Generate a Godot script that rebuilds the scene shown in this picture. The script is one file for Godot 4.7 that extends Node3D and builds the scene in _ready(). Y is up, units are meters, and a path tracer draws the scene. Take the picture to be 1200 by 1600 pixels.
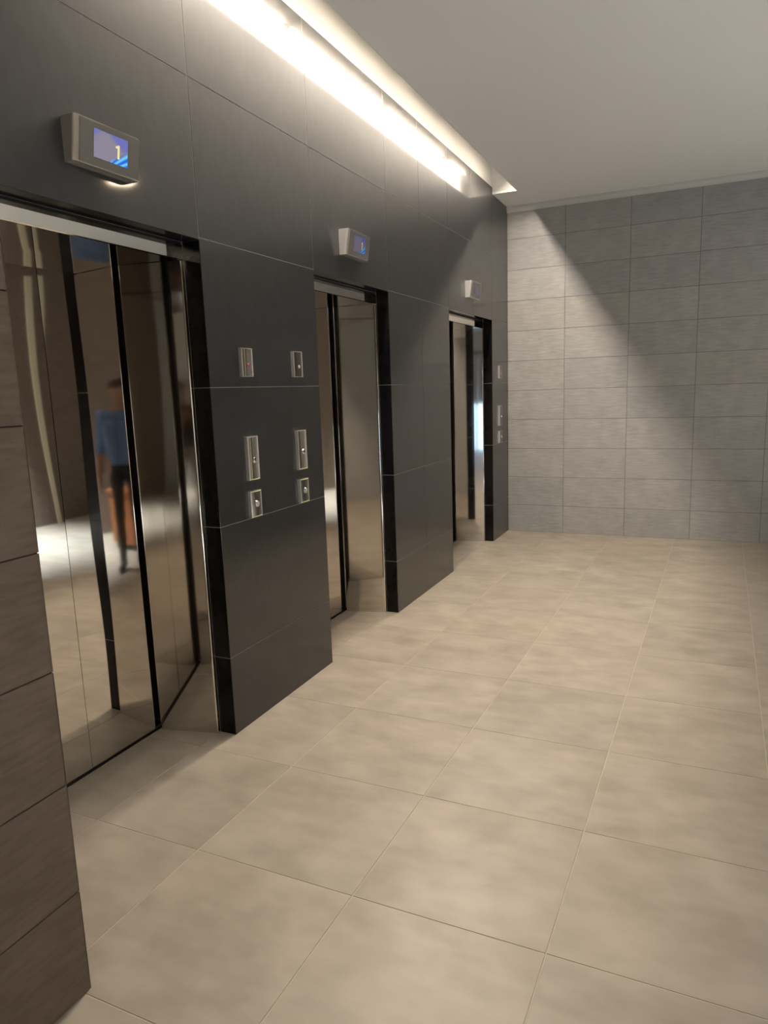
extends Node3D
# Lift lobby: polished black tile wall with three mirror-steel lifts, a cove of tubes in the ceiling,
# grey tiled end wall, beige floor tiles. x = out of the lift wall, y = up, z = towards the viewer. Metres.

const Z_FAR := -4.886
const X_RIGHT := 4.864
const Z_BACK := 6.2
const X_NEAR := 0.482
const Z_NEAR := 1.294
const CEIL := 3.2975
const SLOT_X := 0.232
const SLOT_END := -4.35
const COVE_TOP := 3.72
const TILE_TOP := 3.36
const SLOT_START := 0.3

var rng := RandomNumberGenerator.new()
var used := {}
var mats := {}
var tile_cache := {}

# ---------------------------------------------------------------- naming
func numbered(called: String) -> String:
	if not used.has(called):
		used[called] = 0
		return called
	used[called] += 1
	return "%s_%03d" % [called, used[called]]

func tag(o: Node, label: String, category: String, group := "") -> void:
	o.set_meta("label", label)
	o.set_meta("category", category)
	if group != "":
		o.set_meta("group", group)

func thing(called: String, at: Vector3, label: String, category: String, group := "", turn := 0.0) -> Node3D:
	var o := Node3D.new()
	o.name = numbered(called)
	add_child(o)
	o.position = at
	o.rotation.y = turn
	tag(o, label, category, group)
	return o

func structure(called: String, label: String) -> Node3D:
	var o := Node3D.new()
	o.name = called
	add_child(o)
	o.set_meta("kind", "structure")
	o.set_meta("label", label)
	return o

func part(called: String, mesh: Mesh, m: Material, parent: Node, at := Vector3.ZERO) -> MeshInstance3D:
	var o := MeshInstance3D.new()
	o.name = called
	o.mesh = mesh
	o.material_override = m
	o.position = at
	parent.add_child(o, true)
	return o

# ---------------------------------------------------------------- mesh helpers
func quad(st: SurfaceTool, a: Vector3, b: Vector3, c: Vector3, d: Vector3) -> void:
	# a b c d counter-clockwise seen from outside
	st.add_vertex(a); st.add_vertex(c); st.add_vertex(b)
	st.add_vertex(a); st.add_vertex(d); st.add_vertex(c)

func begin() -> SurfaceTool:
	var st := SurfaceTool.new()
	st.begin(Mesh.PRIMITIVE_TRIANGLES)
	st.set_smooth_group(-1)
	return st

func finish(st: SurfaceTool) -> ArrayMesh:
	st.generate_normals()
	return st.commit()

func add_box(st: SurfaceTool, lo: Vector3, hi: Vector3) -> void:
	var p := []
	for i in 8:
		p.append(Vector3(hi.x if i & 1 else lo.x, hi.y if i & 2 else lo.y, hi.z if i & 4 else lo.z))
	quad(st, p[4], p[5], p[7], p[6]) # +z
	quad(st, p[1], p[0], p[2], p[3]) # -z
	quad(st, p[5], p[1], p[3], p[7]) # +x
	quad(st, p[0], p[4], p[6], p[2]) # -x
	quad(st, p[6], p[7], p[3], p[2]) # +y
	quad(st, p[0], p[1], p[5], p[4]) # -y

func box_mesh(lo: Vector3, hi: Vector3) -> ArrayMesh:
	var st := begin()
	add_box(st, lo, hi)
	return finish(st)

# A tile whose visible face looks along n, outline given by four corners (counter-clockwise seen from n), with a chamfered edge.
func tile_mesh(c: Array, n: Vector3, thick: float, ch: float) -> ArrayMesh:
	var st := begin()
	var mid: Vector3 = (c[0] + c[1] + c[2] + c[3]) / 4.0
	var top := []; var rim := []; var foot := []
	for i in 4:
		var p: Vector3 = c[i]
		var to_prev: Vector3 = (c[(i + 3) % 4] - p).normalized()
		var to_next: Vector3 = (c[(i + 1) % 4] - p).normalized()
		top.append(p - mid + (to_prev + to_next) * ch)
		rim.append(p - mid - n * ch)
		foot.append(p - mid - n * thick)
	quad(st, top[0], top[1], top[2], top[3])
	for i in 4:
		var j := (i + 1) % 4
		quad(st, rim[i], rim[j], top[j], top[i])
		if thick > ch + 0.0001:
			quad(st, foot[i], foot[j], rim[j], rim[i])
	return finish(st)

func tile(parent: Node, c: Array, n: Vector3, m: Material, thick := 0.0025, ch := 0.0012) -> MeshInstance3D:
	var mid: Vector3 = (c[0] + c[1] + c[2] + c[3]) / 4.0
	var key := ""
	for i in 4:
		key += "%.4f,%.4f,%.4f;" % [c[i].x - mid.x, c[i].y - mid.y, c[i].z - mid.z]
	key += "%.4f %.4f" % [thick, ch]
	if not tile_cache.has(key):
		tile_cache[key] = tile_mesh(c, n, thick, ch)
	return part("tile", tile_cache[key], m, parent, mid)

# corner lists for the four directions a wall tile can look
func face_px(x: float, y0: float, y1: float, z0: float, z1: float) -> Array: # looks +x, z0 < z1
	return [Vector3(x, y0, z1), Vector3(x, y0, z0), Vector3(x, y1, z0), Vector3(x, y1, z1)]
func face_nx(x: float, y0: float, y1: float, z0: float, z1: float) -> Array:
	return [Vector3(x, y0, z0), Vector3(x, y0, z1), Vector3(x, y1, z1), Vector3(x, y1, z0)]
func face_pz(z: float, y0: float, y1: float, x0: float, x1: float) -> Array: # looks +z
	return [Vector3(x0, y0, z), Vector3(x1, y0, z), Vector3(x1, y1, z), Vector3(x0, y1, z)]
func face_nz(z: float, y0: float, y1: float, x0: float, x1: float) -> Array:
	return [Vector3(x1, y0, z), Vector3(x0, y0, z), Vector3(x0, y1, z), Vector3(x1, y1, z)]

# Polygon in the x/z plane (counter-clockwise seen from above with z down the page) pulled up from y0 to y1.
func prism_y(poly: PackedVector2Array, y0: float, y1: float, smooth := false) -> ArrayMesh:
	var pts := poly
	if not Geometry2D.is_polygon_clockwise(pts):
		pts.reverse()
	var st := begin()
	if smooth:
		st.set_smooth_group(0)
	var n := pts.size()
	for i in n:
		var a := pts[i]
		var b := pts[(i + 1) % n]
		quad(st, Vector3(a.x, y0, a.y), Vector3(a.x, y1, a.y), Vector3(b.x, y1, b.y), Vector3(b.x, y0, b.y))
	st.set_smooth_group(-1)
	var tri := Geometry2D.triangulate_polygon(pts)
	for k in range(0, tri.size(), 3):
		var a := pts[tri[k]]; var b := pts[tri[k + 1]]; var c := pts[tri[k + 2]]
		if (b - a).cross(c - a) > 0.0:
			var t := b; b = c; c = t
		# seen from above: x right, z down
		st.add_vertex(Vector3(a.x, y1, a.y)); st.add_vertex(Vector3(c.x, y1, c.y)); st.add_vertex(Vector3(b.x, y1, b.y))
		st.add_vertex(Vector3(a.x, y0, a.y)); st.add_vertex(Vector3(b.x, y0, b.y)); st.add_vertex(Vector3(c.x, y0, c.y))
	return finish(st)

# Polygon in the x/y plane pulled along z from z0 to z1.
func prism_z(poly: PackedVector2Array, z0: float, z1: float) -> ArrayMesh:
	var pts := poly
	if Geometry2D.is_polygon_clockwise(pts):
		pts.reverse()
	var st := begin()
	var n := pts.size()
	for i in n:
		var a := pts[i]
		var b := pts[(i + 1) % n]
		quad(st, Vector3(a.x, a.y, z1), Vector3(a.x, a.y, z0), Vector3(b.x, b.y, z0), Vector3(b.x, b.y, z1))
	var tri := Geometry2D.triangulate_polygon(pts)
	for k in range(0, tri.size(), 3):
		var a := pts[tri[k]]; var b := pts[tri[k + 1]]; var c := pts[tri[k + 2]]
		if (b - a).cross(c - a) < 0.0:
			var t := b; b = c; c = t
		st.add_vertex(Vector3(a.x, a.y, z1)); st.add_vertex(Vector3(c.x, c.y, z1)); st.add_vertex(Vector3(b.x, b.y, z1))
		st.add_vertex(Vector3(a.x, a.y, z0)); st.add_vertex(Vector3(b.x, b.y, z0)); st.add_vertex(Vector3(c.x, c.y, z0))
	return finish(st)

# Profile (radius, height) turned about the x axis: things that stand off the lift wall.
func lathe_x(profile: Array, sides := 24) -> ArrayMesh:
	var st := SurfaceTool.new()
	st.begin(Mesh.PRIMITIVE_TRIANGLES)
	for k in profile.size() - 1:
		st.set_smooth_group(k)
		for s in sides:
			var a0 := TAU * s / sides
			var a1 := TAU * (s + 1) / sides
			var p: Vector2 = profile[k]
			var q: Vector2 = profile[k + 1]
			quad(st, Vector3(p.y, cos(a0) * p.x, sin(a0) * p.x), Vector3(p.y, cos(a1) * p.x, sin(a1) * p.x), Vector3(q.y, cos(a1) * q.x, sin(a1) * q.x), Vector3(q.y, cos(a0) * q.x, sin(a0) * q.x))
	return finish(st)

# ---------------------------------------------------------------- textures and materials
func lin(r: float, g: float, b: float) -> Color:
	return Color(r, g, b).linear_to_srgb()

# Cloudy stone: two noises of different grain mapped between two tones; sx, sy stretch the grain.
func stone_texture(seed_: int, lo: Color, hi: Color, sx: float, sy: float, size := 512, streak := 0.35, clouds := 5.0) -> ImageTexture:
	var a := FastNoiseLite.new()
	a.seed = seed_
	a.noise_type = FastNoiseLite.TYPE_SIMPLEX
	a.fractal_octaves = 4
	a.frequency = 1.0
	var b := FastNoiseLite.new()
	b.seed = seed_ + 17
	b.noise_type = FastNoiseLite.TYPE_SIMPLEX
	b.fractal_octaves = 3
	b.frequency = 1.0
	var im := Image.create(size, size, false, Image.FORMAT_RGB8)
	for y in size:
		for x in size:
			# torus coordinates keep the texture seamless
			var u := TAU * x / size
			var v := TAU * y / size
			var n1 := a.get_noise_3d(cos(u) * clouds * 0.16 + 3.0, sin(u) * clouds * 0.16, 0.0) * 0.0
			n1 += wrap_noise(a, float(x) / size, float(y) / size, clouds, clouds)
			var n2 := wrap_noise(b, float(x) / size, float(y) / size, clouds * sx, clouds * sy)
			var t := clampf(0.5 + n1 * 0.75 * (1.0 - streak) + n2 * 0.9 * streak, 0.0, 1.0)
			im.set_pixel(x, y, lo.lerp(hi, t))
	im.generate_mipmaps()
	return ImageTexture.create_from_image(im)

func wrap_noise(n: FastNoiseLite, u: float, v: float, fx: float, fy: float) -> float:
	# four-way blend so that opposite edges meet
	var a := n.get_noise_2d(u * fx, v * fy)
	var b := n.get_noise_2d((u - 1.0) * fx, v * fy)
	var c := n.get_noise_2d(u * fx, (v - 1.0) * fy)
	var d := n.get_noise_2d((u - 1.0) * fx, (v - 1.0) * fy)
	var bu := smoothstep(0.75, 1.0, u)
	var bv := smoothstep(0.75, 1.0, v)
	return lerpf(lerpf(a, b, bu), lerpf(c, d, bu), bv)

func height_texture(seed_: int, fx: float, fy: float, size := 512, sharp := 1.0) -> ImageTexture:
	var a := FastNoiseLite.new()
	a.seed = seed_
	a.noise_type = FastNoiseLite.TYPE_SIMPLEX
	a.fractal_octaves = 4
	a.frequency = 1.0
	var im := Image.create(size, size, false, Image.FORMAT_L8)
	for y in size:
		for x in size:
			var t := clampf(0.5 + sharp * 0.7 * wrap_noise(a, float(x) / size, float(y) / size, fx, fy), 0.0, 1.0)
			im.set_pixel(x, y, Color(t, t, t))
	im.generate_mipmaps()
	return ImageTexture.create_from_image(im)

func plain(called: String, c: Color, rough: float, metal := 0.0, spec := 0.5) -> StandardMaterial3D:
	var m := StandardMaterial3D.new()
	m.resource_name = called
	m.albedo_color = c
	m.roughness = rough
	m.metallic = metal
	m.metallic_specular = spec
	mats[called] = m
	return m

func tiled(called: String, tex: Texture2D, tint: Color, rough: float, scale_: float, spec: float, bump: Texture2D, bump_cm: float, count: int, spread: float) -> Array:
	# several cuts of the same stone: each looks its grain up at another place and is a touch lighter or darker
	var out := []
	for k in count:
		var m := StandardMaterial3D.new()
		m.resource_name = called
		m.albedo_texture = tex
		var s := 1.0 + rng.randf_range(-spread, spread)
		var w := rng.randf_range(-spread, spread) * 0.25
		m.albedo_color = Color(clampf(tint.r * (s + w), 0, 1), clampf(tint.g * s, 0, 1), clampf(tint.b * (s - w), 0, 1))
		m.roughness = rough
		m.metallic_specular = spec
		m.uv1_triplanar = true
		m.uv1_world_triplanar = true
		m.uv1_scale = Vector3.ONE * scale_
		m.uv1_offset = Vector3(rng.randf(), rng.randf(), rng.randf())
		if bump != null:
			m.heightmap_enabled = true
			m.heightmap_texture = bump
			m.heightmap_scale = bump_cm
		out.append(m)
	mats[called] = out
	return out

func pick(called: String) -> Material:
	var a: Array = mats[called]
	return a[rng.randi() % a.size()]

func make_materials() -> void:
	# floor: sandy beige porcelain with brushed clouds
	var ft := stone_texture(11, lin(0.335, 0.294, 0.241), lin(0.468, 0.42, 0.358), 1.2, 2.8, 512, 0.38, 4.5)
	tiled("floor_tile", ft, Color(1, 1, 1), 0.42, 0.55, 0.5, null, 0.0, 10, 0.03)
	plain("floor_grout", lin(0.58, 0.52, 0.43), 0.9)
	# lift wall: near-black polished porcelain, satin body under a glossy glaze
	var bt := stone_texture(23, lin(0.0115, 0.0122, 0.0142), lin(0.0185, 0.0196, 0.0228), 6.0, 2.0, 256, 0.5, 4.0)
	for m in tiled("black_tile", bt, Color(1, 1, 1), 0.5, 0.8, 0.42, null, 0.0, 5, 0.03):
		m.clearcoat_enabled = true
		m.clearcoat = 0.9
		m.clearcoat_roughness = 0.06
	tiled("jet_tile", stone_texture(29, lin(0.006, 0.006, 0.0065), lin(0.011, 0.011, 0.0115), 4.0, 2.0, 128, 0.5, 4.0), Color(1, 1, 1), 0.12, 0.8, 0.35, null, 0.0, 3, 0.03)
	plain("black_grout", lin(0.30, 0.29, 0.28), 0.85)
	plain("black_reveal_edge", lin(0.12, 0.115, 0.11), 0.4)
	# end wall: grey porcelain with a rippled split-stone face
	var gt := stone_texture(37, lin(0.325, 0.323, 0.322), lin(0.405, 0.404, 0.404), 1.0, 8.0, 512, 0.5, 4.0)
	var gh := height_texture(41, 5.0, 42.0, 512, 1.2)
	tiled("grey_tile", gt, Color(1, 1, 1), 0.55, 1.1, 0.4, gh, 0.09, 10, 0.03)
	plain("grey_grout", lin(0.10, 0.095, 0.09), 0.9)
	# near wall: brown-grey porcelain of the same cut
	var nt := stone_texture(53, lin(0.165, 0.125, 0.10), lin(0.225, 0.175, 0.143), 1.2, 8.0, 256, 0.5, 5.0)
	tiled("brown_tile", nt, Color(1, 1, 1), 0.6, 1.1, 0.35, gh, 0.06, 6, 0.05)
	plain("brown_grout", lin(0.03, 0.025, 0.022), 0.95)
	# plaster
	plain("ceiling_paint", lin(0.84, 0.84, 0.845), 0.9, 0.0, 0.3)
	plain("cove_paint", lin(0.62, 0.615, 0.60), 0.9, 0.0, 0.3)
	plain("molding_paint", lin(0.60, 0.61, 0.60), 0.7, 0.0, 0.3)
	plain("core", lin(0.2, 0.19, 0.18), 0.9)
	# metals
	plain("mirror_steel", lin(0.73, 0.695, 0.655), 0.03, 1.0)
	plain("frame_steel", lin(0.72, 0.69, 0.65), 0.05, 1.0)
	plain("chrome", lin(0.72, 0.71, 0.70), 0.08, 1.0)
	plain("nickel", lin(0.80, 0.785, 0.76), 0.2, 0.7)
	plain("brushed_steel", lin(0.30, 0.28, 0.26), 0.2, 1.0)
	plain("dark_metal", lin(0.03, 0.03, 0.032), 0.35, 0.6)
	plain("black_seal", lin(0.012, 0.012, 0.013), 0.5)
	plain("smoked_panel", lin(0.07, 0.068, 0.068), 0.12)
	plain("display_face", lin(0.26, 0.25, 0.24), 0.3, 0.2)
	plain("blind_cloth", lin(0.34, 0.32, 0.37), 0.9)
	plain("film_yellow", lin(0.75, 0.72, 0.36), 0.4)
	plain("button_white", lin(0.55, 0.53, 0.48), 0.35)

# ---------------------------------------------------------------- the place
func _ready() -> void:
	rng.seed = 7
	# --- camera
	var cam := Camera3D.new()
	cam.name = "camera"
	add_child(cam)
	cam.fov = 2.0 * rad_to_deg(atan(800.0 / 1096.65))
	cam.position = Vector3(1.9016, 1.5265, 2.4227)
	cam.rotation_degrees = Vector3(-9.775, 24.7734, -1.9721)
	cam.near = 0.02
	cam.current = true
	# --- sky and exposure
	var env := Environment.new()
	env.background_mode = Environment.BG_SKY
	var sky := Sky.new()
	var sm := ProceduralSkyMaterial.new()
	sm.sky_top_color = Color(0.72, 0.84, 1.0)
	sm.sky_horizon_color = Color(0.9, 0.95, 1.0)
	sm.ground_horizon_color = Color(0.72, 0.86, 0.95)
	sm.ground_bottom_color = Color(0.6, 0.7, 0.78)
	sm.sky_energy_multiplier = 1.5
	sm.ground_energy_multiplier = 2.2
	sky.sky_material = sm
	env.sky = sky
	env.tonemap_mode = Environment.TONE_MAPPER_LINEAR
	env.tonemap_exposure = 1.0
	env.sdfgi_enabled = true
	env.ssao_enabled = true
	env.ssil_enabled = true
	var we := WorldEnvironment.new()
	we.name = "world_environment"
	we.environment = env
	add_child(we)

	make_materials()
	build_floor()
	build_lift_wall()
	build_far_wall()
	build_near_wall()
	build_rest_of_room()
	build_ceiling()
	build_cove_tubes()
	build_downlight_and_fill()
	build_lifts()
	build_displays()
	build_call_plates()
	build_people()

# ---- floor
func build_floor() -> void:
	var f := structure("floor", "sandy beige square porcelain floor tiles with thin joints")
	part("screed", box_mesh(Vector3(-0.5, -0.12, Z_FAR - 0.1), Vector3(X_RIGHT + 0.1, -0.0016, Z_BACK + 0.1)), mats["floor_grout"], f)
	var g := 0.0016 # half a joint
	var xs := [-0.375, -0.087]
	for i in range(1, 9):
		xs.append(-0.2059 + i * 0.5933)
	xs.append(X_RIGHT)
	var zs := []
	var z := 0.7305 + 10 * 0.5847
	while z > Z_FAR:
		if z < Z_BACK:
			zs.append(z)
		z -= 0.5847
	zs.push_front(Z_BACK)
	zs.append(Z_FAR)
	for j in zs.size() - 1:
		var z1: float = zs[j]
		var z0: float = zs[j + 1]
		for i in xs.size() - 1:
			var x0: float = xs[i]
			var x1: float = xs[i + 1]
			if i == 0 and not ((z0 < 0.95 and z1 > 0.0) or (z0 < -0.92 and z1 > -1.88) or (z0 < -3.06 and z1 > -4.31)):
				continue
			if x1 <= X_NEAR and z0 > Z_NEAR:
				continue
			# the joints that run along the lifts lean a hair away from the wall
			var k := [x0, x0, x1, x1]
			for q in 4:
				var zz: float = [z1, z0, z0, z1][q]
				if k[q] > 0.0 and k[q] < X_RIGHT:
					k[q] = k[q] - 0.0176 * zz
			var c := [Vector3(k[0] + g, 0, z1 - g), Vector3(k[3] - g, 0, z1 - g), Vector3(k[2] - g, 0, z0 + g), Vector3(k[1] + g, 0, z0 + g)]
			var m := pick("floor_tile")
			tile(f, c, Vector3.UP, m, 0.0016, 0.0009)

# ---- black tiled lift wall
const OPEN := [[0.0, 0.946], [-1.88, -0.924], [-4.303, -3.064]]
const ROWS := [0.0, 0.3653, 0.9653, 1.5653, 2.1653, 2.7653, 3.36]
func build_lift_wall() -> void:
	var w := structure("wall_left", "glossy black tiled lift wall with pale joints")
	var d := 0.0012
	var core_mat: Material = mats["black_grout"]
	# carcass: piers between the openings, the band above, and the plate behind
	var st := begin()
	add_box(st, Vector3(-0.6, 0.0, Z_FAR), Vector3(-0.45, COVE_TOP, Z_NEAR + 0.3))
	var piers := [[0.946, Z_NEAR + 0.3], [-0.924, 0.0], [-3.064, -1.88], [Z_FAR, -4.303]]
	for p in piers:
		var z0: float = p[0] + (0.0 if p[0] == Z_FAR else d)
		var z1: float = p[1] - (0.0 if p[1] > Z_NEAR else d)
		add_box(st, Vector3(-0.45, 0.0, z0), Vector3(-d, 2.1583, z1))
	add_box(st, Vector3(-0.45, 2.1583, Z_FAR), Vector3(-d, TILE_TOP, Z_NEAR + 0.3))
	part("carcass", finish(st), core_mat, w)
	var g := 0.0013
	var zz := [Z_NEAR, 0.946, 0.0, -0.924, -1.88, -2.4552, -3.064, -3.6893, -4.303, Z_FAR]
	for k in zz.size() - 1:
		var z1: float = zz[k]
		var z0: float = zz[k + 1]
		var open := false
		for o in OPEN:
			if z0 >= o[0] - 0.001 and z1 <= o[1] + 0.001:
				open = true
		for r in ROWS.size() - 1:
			if open and r < 4:
				continue
			var y0: float = ROWS[r] + (0.0 if r == 0 else g)
			if open and r == 4:
				y0 = 2.1583
			tile(w, face_px(0.0, y0, ROWS[r + 1] - g, z0 + g, z1 - g), Vector3.RIGHT, pick("black_tile"), d, 0.001)
	# reveals of the openings
	for o in OPEN:
		for r in 4:
			var y0: float = ROWS[r] + (0.0 if r == 0 else g)
			var y1: float = ROWS[r + 1] - g if r < 3 else 2.1571
			tile(w, face_pz(o[0], y0, y1, -0.0865, -0.0012), Vector3(0, 0, 1), pick("jet_tile"), d, 0.001)
			tile(w, face_nz(o[1], y0, y1, -0.0865, -0.0012), Vector3(0, 0, -1), pick("jet_tile"), d, 0.001)
		tile(w, [Vector3(-0.0865, 2.1571, o[0]), Vector3(-0.001, 2.1571, o[0]), Vector3(-0.001, 2.1571, o[1]), Vector3(-0.0865, 2.1571, o[1])], Vector3.DOWN, pick("jet_tile"), d, 0.001)

# ---- grey end wall
func build_far_wall() -> void:
	var w := structure("wall_far", "grey rippled porcelain end wall in long low tiles")
	part("carcass", box_mesh(Vector3(-0.6, 0.0, Z_FAR - 0.25), Vector3(X_RIGHT + 0.2, COVE_TOP, Z_FAR - 0.003)), mats["grey_grout"], w)
	var xs := [0.0]
	var x := 0.5785
	while x < X_RIGHT:
		xs.append(x)
		x += 0.6061
	xs.append(X_RIGHT)
	var ys := [0.0]
	for r in 10:
		ys.append(0.2832 + 0.3 * r)
	ys.append(CEIL)
	var g := 0.0014
	for r in ys.size() - 1:
		for k in xs.size() - 1:
			tile(w, face_pz(Z_FAR, ys[r] + (0.0 if r == 0 else g), ys[r + 1] - g, xs[k] + g, xs[k + 1] - g), Vector3(0, 0, 1), pick("grey_tile"), 0.003, 0.0012)

# ---- brown wall beside the viewer
func build_near_wall() -> void:
	var w := structure("wall_near", "brown porcelain tiled wall corner standing out before the lifts")
	part("carcass", box_mesh(Vector3(-0.45, 0.0, Z_NEAR + 0.003), Vector3(X_NEAR - 0.003, CEIL, Z_BACK)), mats["brown_grout"], w)
	var ys := [0.0]
	for r in 10:
		ys.append(0.286 + 0.2975 * r)
	ys.append(CEIL)
	var g := 0.0016
	for r in ys.size() - 1:
		var y0: float = ys[r] + (0.0 if r == 0 else g)
		var y1: float = ys[r + 1] - g
		tile(w, face_nz(Z_NEAR, y0, y1, 0.0, X_NEAR), Vector3(0, 0, -1), pick("brown_tile"), 0.003, 0.0012)
		var z := Z_NEAR
		while z < Z_BACK - 0.05:
			var z1 := minf(z + 0.6, Z_BACK)
			tile(w, face_px(X_NEAR, y0, y1, z + (0.0 if z == Z_NEAR else g), z1 - g), Vector3.RIGHT, pick("brown_tile"), 0.003, 0.0012)
			z += 0.6

# ---- the parts of the lobby that only mirror in the steel: right wall, back wall with glazed entrance
func build_rest_of_room() -> void:
	var w := structure("wall_right", "brown tiled wall across the lobby")
	part("plaster", box_mesh(Vector3(X_RIGHT, 0.0, Z_FAR), Vector3(X_RIGHT + 0.2, CEIL, Z_BACK)), pick("brown_tile"), w)
	var tr := structure("trim_1", "cream upright trim on the wall across the lobby")
	part("strip", box_mesh(Vector3(X_RIGHT - 0.03, 0.0, -4.03), Vector3(X_RIGHT - 0.001, 3.05, -3.93)), plain("cream_trim", lin(0.72, 0.66, 0.50), 0.6), tr)
	var b := structure("wall_back", "grey wall with glazed entrance behind the viewer")
	var st := begin()
	add_box(st, Vector3(-0.6, 0.0, Z_BACK), Vector3(0.7, CEIL + 0.3, Z_BACK + 0.2))
	add_box(st, Vector3(2.9, 0.0, Z_BACK), Vector3(X_RIGHT + 0.2, CEIL + 0.3, Z_BACK + 0.2))
	add_box(st, Vector3(0.7, 2.4, Z_BACK), Vector3(2.9, CEIL + 0.3, Z_BACK + 0.2))
	part("masonry", finish(st), pick("grey_tile"), b)
	var win := structure("window_1", "glazed entrance with dark frame")
	var fr := begin()
	for x in [0.7, 1.405, 2.11, 2.85]:
		add_box(fr, Vector3(x, 0.0, Z_BACK + 0.06), Vector3(x + 0.05, 2.4, Z_BACK + 0.12))
	add_box(fr, Vector3(0.75, 2.34, Z_BACK + 0.06), Vector3(2.85, 2.4, Z_BACK + 0.12))
	part("window_frame", finish(fr), mats["dark_metal"], win)
	var gl := StandardMaterial3D.new()
	gl.resource_name = "glass"
	gl.albedo_color = Color(0.9, 0.97, 1.0, 0.08)
	gl.transparency = BaseMaterial3D.TRANSPARENCY_ALPHA
	gl.roughness = 0.02
	for x in [0.75, 1.455, 2.16]:
		part("pane", box_mesh(Vector3(x, 0.0, Z_BACK + 0.085), Vector3(x + (0.655 if x < 2.0 else 0.69), 2.34, Z_BACK + 0.093)), gl, win)
	for x in [0.75, 1.455, 2.16]:  # added unseen blinds: cover the upper glass so the mirrored daylight sits low
		var bl := thing("added_blind", Vector3(x, 1.15, Z_BACK + 0.03), "unseen lilac-grey blind added to keep the bright entrance glass low", "blind", "added blinds over the entrance glass")
		part("cloth", box_mesh(Vector3(0.0, 0.0, 0.0), Vector3(0.66, 1.19, 0.003)), mats["blind_cloth"], bl)
		part("bottom_bar", box_mesh(Vector3(0.0, -0.02, -0.008), Vector3(0.66, 0.0, 0.010)), mats["nickel"], bl)

# ---- ceiling with the cove slot
func build_ceiling() -> void:
	var c := structure("ceiling", "pale grey painted ceiling with a long light slot along the lifts")
	var st := begin()
	var t := CEIL + 0.02
	add_box(st, Vector3(SLOT_X, CEIL, Z_FAR), Vector3(X_RIGHT, t, Z_BACK))
	add_box(st, Vector3(0.0, CEIL, Z_FAR), Vector3(SLOT_X, t, SLOT_END))
	add_box(st, Vector3(0.0, CEIL, SLOT_START), Vector3(SLOT_X, t, Z_BACK))
	add_box(st, Vector3(-0.6, t, Z_FAR - 0.2), Vector3(X_RIGHT + 0.2, t + 0.01, SLOT_END - 0.05))
	add_box(st, Vector3(SLOT_X + 0.05, t, Z_FAR - 0.2), Vector3(X_RIGHT + 0.2, t + 0.2, Z_BACK + 0.2))
	part("board", finish(st), mats["ceiling_paint"], c)
	# white lined cavity above the slot
	var cv := begin()
	add_box(cv, Vector3(SLOT_X, t, SLOT_END - 0.05), Vector3(SLOT_X + 0.05, COVE_TOP, Z_NEAR))
	add_box(cv, Vector3(-0.45, t, SLOT_END - 0.05), Vector3(SLOT_X, COVE_TOP, SLOT_END))
	add_box(cv, Vector3(0.0, t, SLOT_START), Vector3(SLOT_X, COVE_TOP, SLOT_START + 0.05))
	add_box(cv, Vector3(-0.45, TILE_TOP, SLOT_END), Vector3(-0.004, COVE_TOP, Z_NEAR))
	add_box(cv, Vector3(-0.6, COVE_TOP, Z_FAR - 0.2), Vector3(SLOT_X + 0.05, COVE_TOP + 0.05, Z_NEAR + 0.35))
	part("cove_lining", finish(cv), mats["cove_paint"], c)
	var tr := structure("trim_2", "pale grey molding strip along the top of the end wall")
	part("strip", prism_x_strip(), mats["molding_paint"], tr)

func prism_x_strip() -> ArrayMesh:
	var st := begin()
	var prof := [Vector2(CEIL, 0.0), Vector2(CEIL, 0.02), Vector2(CEIL - 0.02, 0.02), Vector2(CEIL - 0.045, 0.013), Vector2(CEIL - 0.06, 0.013), Vector2(CEIL - 0.06, 0.0)]
	for k in prof.size() - 1:
		var a: Vector2 = prof[k]
		var b: Vector2 = prof[k + 1]
		quad(st, Vector3(0.0, b.x, Z_FAR + b.y), Vector3(X_RIGHT, b.x, Z_FAR + b.y), Vector3(X_RIGHT, a.x, Z_FAR + a.y), Vector3(0.0, a.x, Z_FAR + a.y))
	return finish(st)

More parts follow.
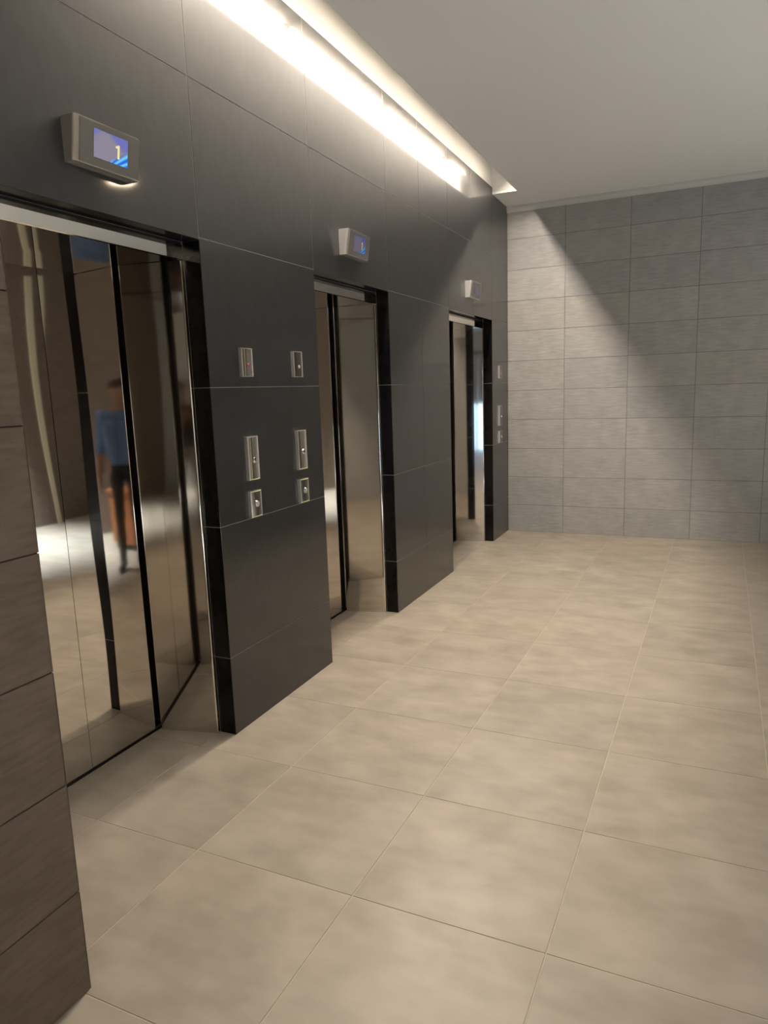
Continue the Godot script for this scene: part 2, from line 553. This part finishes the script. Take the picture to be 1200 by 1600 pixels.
# ---- fluorescent tubes in the cove
func build_cove_tubes() -> void:
	var glow := plain("tube_glow", Color(1, 0.96, 0.88), 0.5)
	glow.emission_enabled = true
	glow.emission = Color(1.0, 0.935, 0.85)
	glow.emission_energy_multiplier = 2.5
	var spans := [[-4.03, -3.56], [-3.44, -2.28], [-2.24, -1.08], [-1.04, 0.12]]
	for k in spans.size():
		var z0: float = spans[k][0]
		var z1: float = spans[k][1]
		var mid := (z0 + z1) / 2.0
		var len_ := z1 - z0
		var where := "in the ceiling slot above the lifts"
		var t := thing("cove_tube_light", Vector3(0.15, 3.435, mid), "short glowing warm tube at the end wall end of the ceiling slot" if k == 0 else "long glowing warm tube lying " + where, "light", "" if k == 0 else "long tubes in the ceiling slot")
		var cyl := CylinderMesh.new()
		cyl.top_radius = 0.013
		cyl.bottom_radius = 0.013
		cyl.height = len_ - 0.03
		cyl.radial_segments = 16
		cyl.rings = 0
		var b := part("tube", cyl, glow, t)
		b.rotation.x = PI / 2
		part("batten", box_mesh(Vector3(-0.02, 0.018, -len_ / 2 + 0.01), Vector3(0.02, 0.285, len_ / 2 - 0.01)), mats["cove_paint"], t)
		for s in [-1, 1]:
			part("end_cap", box_mesh(Vector3(-0.015, -0.015, s * (len_ / 2 - 0.0075) - 0.0075), Vector3(0.015, 0.02, s * (len_ / 2 - 0.0075) + 0.0075)), mats["button_white"], t)
		var al := AreaLight3D.new()
		al.name = "tube_light"
		al.area_size = Vector2(0.026, len_ - 0.03)
		al.light_color = Color(1.0, 0.935, 0.85)
		al.light_energy = 4.4 * len_
		al.area_normalize_energy = true
		al.area_range = 20.0
		al.area_attenuation = 2.0
		al.shadow_enabled = true
		t.add_child(al)
		al.position = Vector3(0.011, -0.016, 0)
		al.look_at_from_position(t.position + al.position, t.position + al.position + Vector3(0.58, -0.81, 0), Vector3(0, 0, 1))

# ---- one downlight mirrored in the tile, and an added fill row, right of the picture
func build_downlight_and_fill() -> void:
	var glow := plain("downlight_glow", Color(1, 0.95, 0.86), 0.5)
	glow.emission_enabled = true
	glow.emission = Color(1.0, 0.90, 0.76)
	glow.emission_energy_multiplier = 60.0
	for at in [Vector2(2.55, -2.3), Vector2(4.2, -2.3), Vector2(4.2, 0.4), Vector2(4.2, 3.1), Vector2(4.2, 5.2)]:  # all but the first are added, unseen, to brighten ceiling and walls by bounce
		var t := thing("downlight", Vector3(at.x, CEIL, at.y), "round recessed downlight in the lobby ceiling nearer the lifts" if at.x < 3.0 else "added unseen fill lamp in downlight shape along the wall across the lobby", "light", "" if at.x < 3.0 else "added fill lamps along the wall across the lobby")
		var ring := TorusMesh.new()
		ring.inner_radius = 0.105
		ring.outer_radius = 0.125
		ring.ring_segments = 10
		ring.rings = 28
		part("bezel", ring, mats["button_white"], t, Vector3(0, -0.004, 0))
		var disc := CylinderMesh.new()
		disc.top_radius = 0.106
		disc.bottom_radius = 0.106
		disc.height = 0.006
		part("lamp_lens", disc, glow, t, Vector3(0, -0.004, 0))
		var sp := SpotLight3D.new()
		sp.name = "downlight_and_fill_beam"
		sp.light_color = Color(0.90, 0.96, 1.0)
		sp.light_energy = 0.8 if at.x < 3.0 else 110.0
		sp.light_size = 0.1
		sp.spot_angle = 65.0 if at.x < 3.0 else 32.0
		sp.spot_range = 20.0
		sp.spot_attenuation = 2.0
		sp.shadow_enabled = true
		t.add_child(sp)
		sp.position = Vector3(0, -0.012, 0)
		sp.rotation = Vector3(-PI / 2, 0, 0)

# ---- lifts
func warp(y: float, z: float, s: float) -> float:
	# rolled steel skins are never quite flat: shallow dents about half a millimetre deep
	var a := sin(z * 19.0 + 2.1 * sin(y * 2.3 + s) + s * 1.7)
	var b := sin(z * 9.0 - y * 1.9 + s * 2.9)
	var c := sin(y * 7.0 + z * 4.0 + s)
	return 0.00034 * a + 0.0005 * b + 0.00012 * c

func leaf_mesh(z0: float, z1: float, y0: float, y1: float, s: float, amount: float) -> ArrayMesh:
	var st := SurfaceTool.new()
	st.begin(Mesh.PRIMITIVE_TRIANGLES)
	st.set_smooth_group(0)
	var nz := 28
	var ny := 90
	for j in ny:
		for i in nz:
			var q := []
			for o in [[0, 0], [1, 0], [1, 1], [0, 1]]:
				var z: float = lerpf(z1, z0, (i + o[0]) / float(nz))
				var y: float = lerpf(y0, y1, (j + o[1]) / float(ny))
				q.append(Vector3(amount * warp(y, z, s), y, z))
			quad(st, q[0], q[1], q[2], q[3])
	st.set_smooth_group(-1)
	var e := Vector3(-0.002, 0, 0)
	# returned edges and back
	var lo := Vector3(-0.03, y0, z0)
	var hi := Vector3(-0.002, y1, z1)
	add_box(st, lo, hi)
	return finish(st)

func build_lifts() -> void:
	var labels := ["mirror-steel lift doors beside the brown corner wall", "narrow mirror-steel lift doors between the two broad black tiled piers", "wide mirror-steel lift doors next to the grey end wall"]
	for k in 3:
		var z0: float = OPEN[k][0]
		var z1: float = OPEN[k][1]
		var w := z1 - z0 - 0.004
		var h := w / 2.0
		var t := thing("lift_entrance", Vector3(0, 0, (z0 + z1) / 2.0), labels[k], "elevator")
		for s in [-1.0, 1.0]:
			# splayed jamb with a narrow front lip
			var poly := PackedVector2Array([Vector2(-0.087, s * h)])
			for q in 5:
				var a := 1.35 * q / 4.0
				poly.append(Vector2(-0.094 + 0.007 * cos(a), s * (h - 0.010 - 0.007 * sin(a))))
			poly.append_array([Vector2(-0.362, s * (h - 0.078)), Vector2(-0.366, s * (h - 0.078)), Vector2(-0.366, s * h)])
			part("jamb", prism_y(poly, 0.0, 2.082), mats["frame_steel"], t)
		part("header", prism_z(PackedVector2Array([Vector2(-0.087, 2.088), Vector2(-0.087, 2.145), Vector2(-0.44, 2.145), Vector2(-0.44, 2.083), Vector2(-0.366, 2.083), Vector2(-0.091, 2.0845)]), -h, h), mats["frame_steel"], t)
		part("head_seal", box_mesh(Vector3(-0.44, 2.1455, -h), Vector3(-0.092, 2.156, h)), mats["black_seal"], t)
		var open := h - 0.078
		for s in [-1.0, 1.0]:
			var a: float = 0.0012 if s > 0 else -open - 0.02
			var b: float = open + 0.02 if s > 0 else -0.0012
			part("door_leaf", leaf_mesh(a, b, 0.009, 2.088, k * 1.3 + s * 0.8, 1.0), mats["mirror_steel"], t, Vector3(-0.385, 0, 0))
		part("sill", box_mesh(Vector3(-0.44, 0.0, -h + 0.02), Vector3(-0.376, 0.0035, h - 0.02)), mats["dark_metal"], t)

# ---- floor displays over the lifts
func screen_texture(digit: bool) -> ImageTexture:
	var W := 160
	var H := 96
	var im := Image.create(W, H, false, Image.FORMAT_RGB8)
	for y in H:
		for x in W:
			var u := float(x) / W
			var v := float(y) / H
			var c := Color(0.58, 0.55, 0.62)
			# violet-blue sky band of the picture on the screen
			c = c.lerp(Color(0.45, 0.46, 0.78), smoothstep(0.38, 0.05, v + 0.25 * sin(u * 5.0)) * 0.9)
			# cyan rays from the lower right
			var d := v - (1.35 - u * 0.95)
			if d > 0.0:
				var ray := 0.5 + 0.5 * sin(atan2(v - 1.5, u - 0.2) * 34.0)
				c = c.lerp(Color(0.12, 0.42, 0.95).lerp(Color(0.5, 0.85, 1.0), ray), clampf(d * 6.0, 0.0, 1.0))
			im.set_pixel(x, y, c)
	if digit:
		im.fill_rect(Rect2i(110, 28, 10, 48), Color(1.0, 0.95, 0.72))
		im.fill_rect(Rect2i(101, 32, 10, 8), Color(1.0, 0.95, 0.72))
	im.generate_mipmaps()
	return ImageTexture.create_from_image(im)

func build_displays() -> void:
	var labels := ["chrome floor display showing a yellow number one over the doors by the brown corner", "chrome floor display over the narrow middle lift", "chrome floor display over the wide lift by the end wall"]
	var scr := StandardMaterial3D.new()
	scr.resource_name = "screen"
	var tex := screen_texture(true)
	scr.albedo_color = Color(0.02, 0.02, 0.025)
	scr.emission_enabled = true
	scr.emission_texture = tex
	scr.emission_energy_multiplier = 0.9
	scr.roughness = 0.1
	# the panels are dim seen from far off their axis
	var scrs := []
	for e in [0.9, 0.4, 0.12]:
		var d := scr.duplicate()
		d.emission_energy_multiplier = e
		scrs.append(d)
	var centres := [0.505, -1.365, -3.63]
	for k in 3:
		var t := thing("floor_display", Vector3(0, 2.284, centres[k]), labels[k], "display", "" if k == 0 else "")
		var h := 0.136
		var w := 0.142 # half width
		var xb := 0.040
		var xt := 0.062
		# wedge housing with rounded chrome ends
		part("housing", wedge(-w, w, 0.0, h, xb, xt, 0.012), mats["nickel"], t)
		var up := Vector3(xt - xb, h, 0).normalized()
		var out := Vector3(h, -(xt - xb), 0).normalized()
		var org := Vector3(xb, 0, 0) + out * 0.0006
		var len_ := Vector3(xt - xb, h, 0).length()
		var fpn := part("face_panel", plate(org, up, out, 0.005, len_ - 0.004, w - 0.020, -w + 0.005, 0.0015), mats["display_face"], t)
		part("screen", plate(org + out * 0.0012, up, out, 0.030, len_ - 0.022, 0.064, -0.084, 0.001, true), scrs[k], fpn)

# a plate on the tilted display face: v0..v1 up the face, z from near side za to far side zb
func plate(org: Vector3, up: Vector3, out: Vector3, v0: float, v1: float, za: float, zb: float, thick: float, uv := false) -> ArrayMesh:
	var st := begin()
	var a := org + up * v0 + Vector3(0, 0, za) + out * thick
	var b := org + up * v0 + Vector3(0, 0, zb) + out * thick
	var c := org + up * v1 + Vector3(0, 0, zb) + out * thick
	var d := org + up * v1 + Vector3(0, 0, za) + out * thick
	var p := [a, c, b, a, d, c]
	var q := [Vector2(0, 1), Vector2(1, 0), Vector2(1, 1), Vector2(0, 1), Vector2(0, 0), Vector2(1, 0)]
	for i in 6:
		st.set_uv(q[i])
		st.add_vertex(p[i])
	st.set_uv(Vector2.ZERO)
	var k := [a, b, c, d]
	for i in 4:
		var j := (i + 1) % 4
		quad(st, k[i] - out * thick, k[j] - out * thick, k[j], k[i])
	return finish(st)

func wedge(z0: float, z1: float, y0: float, y1: float, xb: float, xt: float, r: float) -> ArrayMesh:
	# outline in plan with rounded front corners, leaning out towards the top
	var st := begin()
	var ring_b := []
	var ring_t := []
	var seq := []
	seq.append([0.0, z1])
	for i in 7:
		var a := PI / 2 * i / 6.0
		seq.append([1.0, z1 - r + r * cos(a), -r + r * sin(a)])
	for i in 7:
		var a := PI / 2 * i / 6.0
		seq.append([1.0, z0 + r - r * sin(a), -r + r * cos(a)])
	seq.append([0.0, z0])
	for s in seq:
		if s[0] == 0.0:
			ring_b.append(Vector3(0, y0, s[1])); ring_t.append(Vector3(0, y1, s[1]))
		else:
			ring_b.append(Vector3(xb + s[2], y0, s[1])); ring_t.append(Vector3(xt + s[2], y1, s[1]))
	var n := ring_b.size()
	var mb := Vector3(xb / 2, y0, (z0 + z1) / 2)
	var mt := Vector3(xt / 2, y1, (z0 + z1) / 2)
	for i in n:
		var j := (i + 1) % n
		st.set_smooth_group(0 if (i > 0 and i < n - 2) else -1)
		quad(st, ring_b[i], ring_b[j], ring_t[j], ring_t[i])
		st.set_smooth_group(-1)
		st.add_vertex(mt); st.add_vertex(ring_t[j]); st.add_vertex(ring_t[i])
		st.add_vertex(mb); st.add_vertex(ring_b[i]); st.add_vertex(ring_b[j])
	return finish(st)

# ---- call plates
func bowed_plate(hw: float, h: float, d: float, bow: float, grow: float) -> ArrayMesh:
	# a plate bowed across its width; the ends follow the bow
	var poly := PackedVector2Array()
	poly.append(Vector2(0, hw + grow))
	for i in 13:
		var u := -1.0 + 2.0 * i / 12.0
		poly.append(Vector2(d + bow * (1.0 - u * u) + grow, -u * (hw + grow)))
	poly.append(Vector2(0, -hw - grow))
	return prism_y(poly, -h / 2 - grow, h / 2 + grow)

func build_call_plates() -> void:
	var sets := [[-0.257, "nearest the brown-corner lift"], [-0.692, "beside the narrow middle lift"], [-4.555, "beside the end wall"]]
	for i in 3:
		var z: float = sets[i][0]
		var where: String = sets[i][1]
		var specs := [["floor_indicator", 1.6735, 0.127, "small chrome indicator plate, uppermost of three, "], ["key_switch_plate", 1.243, 0.20, "tall chrome key-switch plate, middle of three, "], ["call_button_plate", 1.032, 0.124, "small steel call-button plate, lowest of three, "]]
		for k in 3:
			var t := thing(specs[k][0], Vector3(0, specs[k][1], z), specs[k][3] + where, "switch plate")
			var h: float = specs[k][2]
			var face: Material = mats["mirror_steel"] if (i == 0 and k < 2) or (i == 1 and k == 1) else mats["brushed_steel"]
			part("rim", bowed_plate(0.040, h - 0.006, 0.012, 0.004, 0.003), mats["nickel"], t)
			var fp := part("face_plate", bowed_plate(0.0385, h - 0.0075, 0.0155, 0.005, 0.0), face, t)
			var fx := 0.0203
			if k == 0:
				part("indicator_lens", lathe_x([Vector2(0.0, 0.003), Vector2(0.007, 0.0028), Vector2(0.009, 0.0)]), plain("lens_%d" % i, lin(0.35, 0.10, 0.08) if i == 0 else lin(0.5, 0.42, 0.36), 0.3), fp, Vector3(fx, -0.012, 0))
			elif k == 1:
				part("key_collar", lathe_x([Vector2(0.0075, 0.003), Vector2(0.0085, 0.006), Vector2(0.012, 0.005), Vector2(0.014, 0.0)]), mats["chrome"], fp, Vector3(fx, -0.008, 0))
				part("key_barrel", lathe_x([Vector2(0.0, 0.003), Vector2(0.0078, 0.003)]), mats["dark_metal"], fp, Vector3(fx, -0.008, 0))
			else:
				part("button_ring", lathe_x([Vector2(0.012, 0.0035), Vector2(0.0145, 0.003), Vector2(0.016, 0.0)]), mats["chrome"], fp, Vector3(fx, 0.0, 0))
				part("button", lathe_x([Vector2(0.0, 0.005), Vector2(0.008, 0.0045), Vector2(0.0122, 0.003)]), mats["button_white"], fp, Vector3(fx, 0.0, 0))
			if k > 0 and i < 2:
				# yellowed edge of the protective film
				part("film_edge", bowed_plate(0.038, 0.004, 0.0165, 0.005, 0.0), mats["film_yellow"], t, Vector3(0, -h / 2 + 0.004, 0))
				if k == 2:
					part("film_edge", bowed_plate(0.038, 0.003, 0.0165, 0.005, 0.0), mats["film_yellow"], t, Vector3(0, h / 2 - 0.004, 0))

# ---- people and things that only the steel shows: they stand beside and behind the viewer
func capsule_dist(p: Vector3, a: Vector3, b: Vector3, ra: float, rb: float) -> float:
	var ab := b - a
	var t := clampf((p - a).dot(ab) / maxf(ab.length_squared(), 1e-9), 0.0, 1.0)
	return p.distance_to(a + ab * t) - lerpf(ra, rb, t)

# bones: [a, b, radius a, radius b, colour]; the field of smoothly joined tapered capsules meshed as surface nets
func skin_bones(st: SurfaceTool, bones: Array, cell: float, k: float, paint: Callable) -> void:
	var lo := Vector3.INF
	var hi := -Vector3.INF
	for b in bones:
		var r: float = maxf(b[2], b[3]) + cell * 2.0 + k * 0.5
		lo = lo.min(b[0] - Vector3.ONE * r).min(b[1] - Vector3.ONE * r)
		hi = hi.max(b[0] + Vector3.ONE * r).max(b[1] + Vector3.ONE * r)
	var n := Vector3i(((hi - lo) / cell).ceil()) + Vector3i.ONE
	var sx := n.y * n.z
	var f := PackedFloat32Array()
	f.resize(n.x * n.y * n.z)
	f.fill(1.0)
	for b in bones:
		var r: float = maxf(b[2], b[3]) + k + cell * 1.5
		var i0 := Vector3i(((b[0].min(b[1]) - Vector3.ONE * r - lo) / cell).floor()).clamp(Vector3i.ZERO, n - Vector3i.ONE)
		var i1 := Vector3i(((b[0].max(b[1]) + Vector3.ONE * r - lo) / cell).ceil()).clamp(Vector3i.ZERO, n - Vector3i.ONE)
		for x in range(i0.x, i1.x + 1):
			for y in range(i0.y, i1.y + 1):
				for z in range(i0.z, i1.z + 1):
					var at := x * sx + y * n.z + z
					var d := capsule_dist(lo + Vector3(x, y, z) * cell, b[0], b[1], b[2], b[3])
					var e := f[at]
					if e > 0.9:
						f[at] = d
					else:
						var h := maxf(k - absf(d - e), 0.0) / k
						f[at] = minf(d, e) - h * h * k * 0.25
	var spot := {}
	for x in n.x - 1:
		for y in n.y - 1:
			for z in n.z - 1:
				var at := x * sx + y * n.z + z
				var inside := 0
				for q in 8:
					if f[at + (q & 1) * sx + ((q >> 1) & 1) * n.z + (q >> 2)] < 0.0:
						inside += 1
				if inside == 0 or inside == 8:
					continue
				var sum := Vector3.ZERO
				var cnt := 0
				for q in 8:
					for ax in 3:
						if q & (1 << ax):
							continue
						var q2 := q | (1 << ax)
						var fa := f[at + (q & 1) * sx + ((q >> 1) & 1) * n.z + (q >> 2)]
						var fb := f[at + (q2 & 1) * sx + ((q2 >> 1) & 1) * n.z + (q2 >> 2)]
						if (fa < 0.0) != (fb < 0.0):
							var t := fa / (fa - fb)
							var p := Vector3(q & 1, (q >> 1) & 1, q >> 2)
							p[ax] = t
							sum += p
							cnt += 1
				spot[at] = lo + (Vector3(x, y, z) + sum / cnt) * cell
	st.set_smooth_group(0)
	for x in range(1, n.x - 1):
		for y in range(1, n.y - 1):
			for z in range(1, n.z - 1):
				var at := x * sx + y * n.z + z
				var a := f[at] < 0.0
				for ax in 3:
					var step: int = [sx, n.z, 1][ax]
					var b := f[at + step] < 0.0
					if a == b:
						continue
					var u: int = [n.z, 1, sx][ax]
					var v: int = [1, sx, n.z][ax]
					var ids := [at, at - u, at - u - v, at - v]
					if b:
						ids.reverse()
					var ok := true
					for i in ids:
						if not spot.has(i):
							ok = false
					if not ok:
						continue
					for i in [0, 2, 1, 0, 3, 2]:
						var p: Vector3 = spot[ids[i]]
						st.set_color(paint.call(p))
						st.add_vertex(p)

# A person facing -z, feet at the origin. hands: [[elbow, wrist, finger direction, palm normal], ...] right then left.
func make_person(at: Vector3, turn: float, label: String, top: Color, legs: Color, hair: Color, hands: Array, group := "") -> Node3D:
	var o := thing("person", at, label, "person", group, turn)
	var skin := Color(0.42, 0.25, 0.17)
	var st := SurfaceTool.new()
	st.begin(Mesh.PRIMITIVE_TRIANGLES)
	var b := []
	for s in [-1.0, 1.0]:
		b.append([Vector3(0.088 * s, 0.92, 0.01), Vector3(0.095 * s, 0.50, -0.005), 0.088, 0.060])
		b.append([Vector3(0.095 * s, 0.50, -0.005), Vector3(0.10 * s, 0.30, 0.022), 0.058, 0.056])
		b.append([Vector3(0.10 * s, 0.30, 0.022), Vector3(0.10 * s, 0.08, 0.03), 0.055, 0.046])
		b.append([Vector3(0.10 * s, 0.045, 0.045), Vector3(0.118 * s, 0.036, -0.155), 0.044, 0.034])
		b.append([Vector3(0.06 * s, 1.40, 0.01), Vector3(0.172 * s, 1.385, 0.012), 0.062, 0.062])
		b.append([Vector3(0.07 * s, 0.99, 0.01), Vector3(0.085 * s, 1.28, 0.0), 0.105, 0.108])
	b.append([Vector3(-0.06, 0.96, 0.015), Vector3(0.06, 0.96, 0.015), 0.118, 0.118])
	b.append([Vector3(0, 1.40, 0.012), Vector3(0, 1.52, 0.0), 0.058, 0.050])
	for i in 2:
		var s := 1.0 if i == 0 else -1.0
		var h: Array = hands[i]
		var sh := Vector3(0.185 * s, 1.385, 0.012)
		b.append([sh, h[0], 0.060, 0.044])
		b.append([h[0], h[1], 0.043, 0.029])
	var wrists := [hands[0][1], hands[1][1]]
	var paint := func(p: Vector3) -> Color:
		if p.y < 0.085:
			return Color(0.05, 0.045, 0.045)
		for i in 2:
			var el: Vector3 = hands[i][0]
			var wr: Vector3 = wrists[i]
			if p.distance_to(el.lerp(wr, 0.5)) < el.distance_to(wr) * 0.5 + 0.03 and p.distance_to(wr) < 0.20 and absf(p.x) > 0.10:
				return skin
		if p.y > 1.445 and absf(p.x) < 0.08:
			return skin
		return legs if p.y < 0.97 else top
	skin_bones(st, b, 0.0145, 0.03, paint)
	# head
	var c := Vector3(0, 1.615, -0.012)
	var hb := [[c + Vector3(0, 0.035, 0.018), c + Vector3(0, 0.02, -0.018), 0.080, 0.074],
		[c + Vector3(0, -0.035, -0.025), c + Vector3(0, -0.075, -0.045), 0.058, 0.036],
		[c + Vector3(0, 0.0, -0.088), c + Vector3(0, -0.030, -0.102), 0.009, 0.013],
		[c + Vector3(-0.014, -0.058, -0.080), c + Vector3(0.014, -0.058, -0.080), 0.009, 0.009],
		[c + Vector3(0, -0.05, 0.0), c + Vector3(0, -0.12, 0.012), 0.052, 0.050]]
	for s in [-1.0, 1.0]:
		hb.append([c + Vector3(0.077 * s, 0.012, 0.0), c + Vector3(0.077 * s, -0.022, -0.004), 0.011, 0.008])
		hb.append([c + Vector3(0.020 * s, 0.026, -0.083), c + Vector3(0.045 * s, 0.024, -0.074), 0.009, 0.008])
		hb.append([c + Vector3(0.030 * s, 0.004, -0.076), c + Vector3(0.034 * s, 0.004, -0.075), 0.011, 0.011])
	var face := func(p: Vector3) -> Color:
		var q := p - c
		if q.z < -0.05:
			for s in [-1.0, 1.0]:
				var e := Vector2(q.x - 0.032 * s, q.y - 0.004)
				if e.length() < 0.006:
					return Color(0.02, 0.015, 0.01)
				if absf(e.x) < 0.014 and absf(e.y) < 0.007:
					return Color(0.6, 0.57, 0.53)
				if absf(q.x - 0.032 * s) < 0.02 and absf(q.y - 0.028) < 0.005:
					return hair
			if absf(q.x) < 0.022 and absf(q.y + 0.058) < 0.009:
				return Color(0.38, 0.15, 0.12)
		return skin
	skin_bones(st, hb, 0.0055, 0.014, face)
	# hands: palm, four fingers and a thumb, each finger a bent chain
	for i in 2:
		var s := 1.0 if i == 0 else -1.0
		var h: Array = hands[i]
		var w: Vector3 = h[1]
		var d: Vector3 = h[2].normalized()
		var nrm: Vector3 = (h[3] - d * h[3].dot(d)).normalized()
		var side: Vector3 = d.cross(nrm) * s
		var fb := []
		for k in 4:
			var off := (k - 1.5) * 0.019
			fb.append([w + side * off * 0.55, w + d * 0.085 + side * off, 0.015, 0.0115])
			var len_: float = [0.066, 0.078, 0.073, 0.056][k]
			var root: Vector3 = w + d * 0.088 + side * off
			var d1: Vector3 = (d + nrm * 0.35).normalized()
			var d2: Vector3 = (d + nrm * 0.95).normalized()
			var d3: Vector3 = (d * 0.7 + nrm * 1.2).normalized()
			var p1 := root + d1 * len_ * 0.48
			var p2 := p1 + d2 * len_ * 0.30
			fb.append([root, p1, 0.0095, 0.0088])
			fb.append([p1, p2, 0.0088, 0.008])
			fb.append([p2, p2 + d3 * len_ * 0.22, 0.008, 0.0068])
		var tr: Vector3 = w + d * 0.028 - side * 0.026
		var t1: Vector3 = tr + (d * 0.75 - side * 0.65 + nrm * 0.25).normalized() * 0.042
		fb.append([w + d * 0.015 - side * 0.012, tr, 0.014, 0.013])
		fb.append([tr, t1, 0.0125, 0.0105])
		fb.append([t1, t1 + (d * 0.95 - side * 0.2 + nrm * 0.3).normalized() * 0.030, 0.0105, 0.0085])
		fb.append([w - d * 0.04, w, 0.029, 0.024])
		skin_bones(st, fb, 0.0045, 0.005, func(_p): return skin)
	var m := StandardMaterial3D.new()
	m.resource_name = "clothes_and_skin"
	m.vertex_color_use_as_albedo = true
	m.roughness = 0.75
	part("body", finish(st), m, o)
	var hs := SurfaceTool.new()
	hs.begin(Mesh.PRIMITIVE_TRIANGLES)
	skin_bones(hs, [[c + Vector3(0, 0.052, 0.026), c + Vector3(0, 0.055, -0.030), 0.079, 0.066], [c + Vector3(-0.035, 0.0, 0.048), c + Vector3(0.035, 0.0, 0.048), 0.050, 0.050], [c + Vector3(-0.062, 0.035, -0.005), c + Vector3(-0.066, 0.0, 0.016), 0.020, 0.018], [c + Vector3(0.062, 0.035, -0.005), c + Vector3(0.066, 0.0, 0.016), 0.020, 0.018]], 0.008, 0.02, func(_p): return hair)
	var hm := StandardMaterial3D.new()
	hm.resource_name = "hair"
	hm.vertex_color_use_as_albedo = true
	hm.roughness = 0.5
	part("hair", finish(hs), hm, o)
	return o

func build_people() -> void:
	var down := [[Vector3(0.245, 1.10, 0.03), Vector3(0.262, 0.86, -0.03), Vector3(0.03, -1, -0.12), Vector3(-1, 0, 0.1)], [Vector3(-0.245, 1.10, 0.03), Vector3(-0.262, 0.86, -0.03), Vector3(-0.03, -1, -0.12), Vector3(1, 0, 0.1)]]
	make_person(Vector3(2.85, 0, 1.24), 1.1, "person in a blue top and black trousers standing by the wooden counter", Color(0.16, 0.27, 0.52), Color(0.02, 0.02, 0.024), Color(0.015, 0.012, 0.01), down)
	var raised := [[Vector3(0.235, 1.12, -0.03), Vector3(0.085, 1.27, -0.20), Vector3(-0.45, 0.75, -0.30), Vector3(-0.3, 0.1, -1)], [Vector3(-0.235, 1.12, -0.03), Vector3(-0.085, 1.27, -0.20), Vector3(0.45, 0.75, -0.30), Vector3(0.3, 0.1, -1)]]
	make_person(Vector3(2.02, 0, 3.02), 0.43, "person in a dark top and pale trousers raising both hands before the chest", Color(0.022, 0.022, 0.026), Color(0.36, 0.31, 0.25), Color(0.015, 0.012, 0.01), raised)
	# low wooden counter
	var wt := stone_texture(71, lin(0.30, 0.105, 0.035), lin(0.47, 0.19, 0.07), 1.0, 14.0, 128, 0.8, 3.0)
	var wm: Material = tiled("wood", wt, Color(1, 1, 1), 0.45, 1.0, 0.4, null, 0.0, 1, 0.0)[0]
	var ct := thing("wooden_counter", Vector3(3.78, 0, 1.72), "low orange-brown wooden counter beside the person in blue", "counter", "", 0.35)
	part("plinth", box_mesh(Vector3(-0.27, 0.0, -0.20), Vector3(0.27, 0.06, 0.20)), mats["dark_metal"], ct)
	for k in 3:
		part("panel", box_mesh(Vector3(-0.30 + 0.2 * k + 0.001, 0.06, -0.23), Vector3(-0.30 + 0.2 * (k + 1) - 0.001, 0.58, 0.23)), wm, ct)
	part("top", box_mesh(Vector3(-0.32, 0.58, -0.25), Vector3(0.32, 0.61, 0.25)), wm, ct)
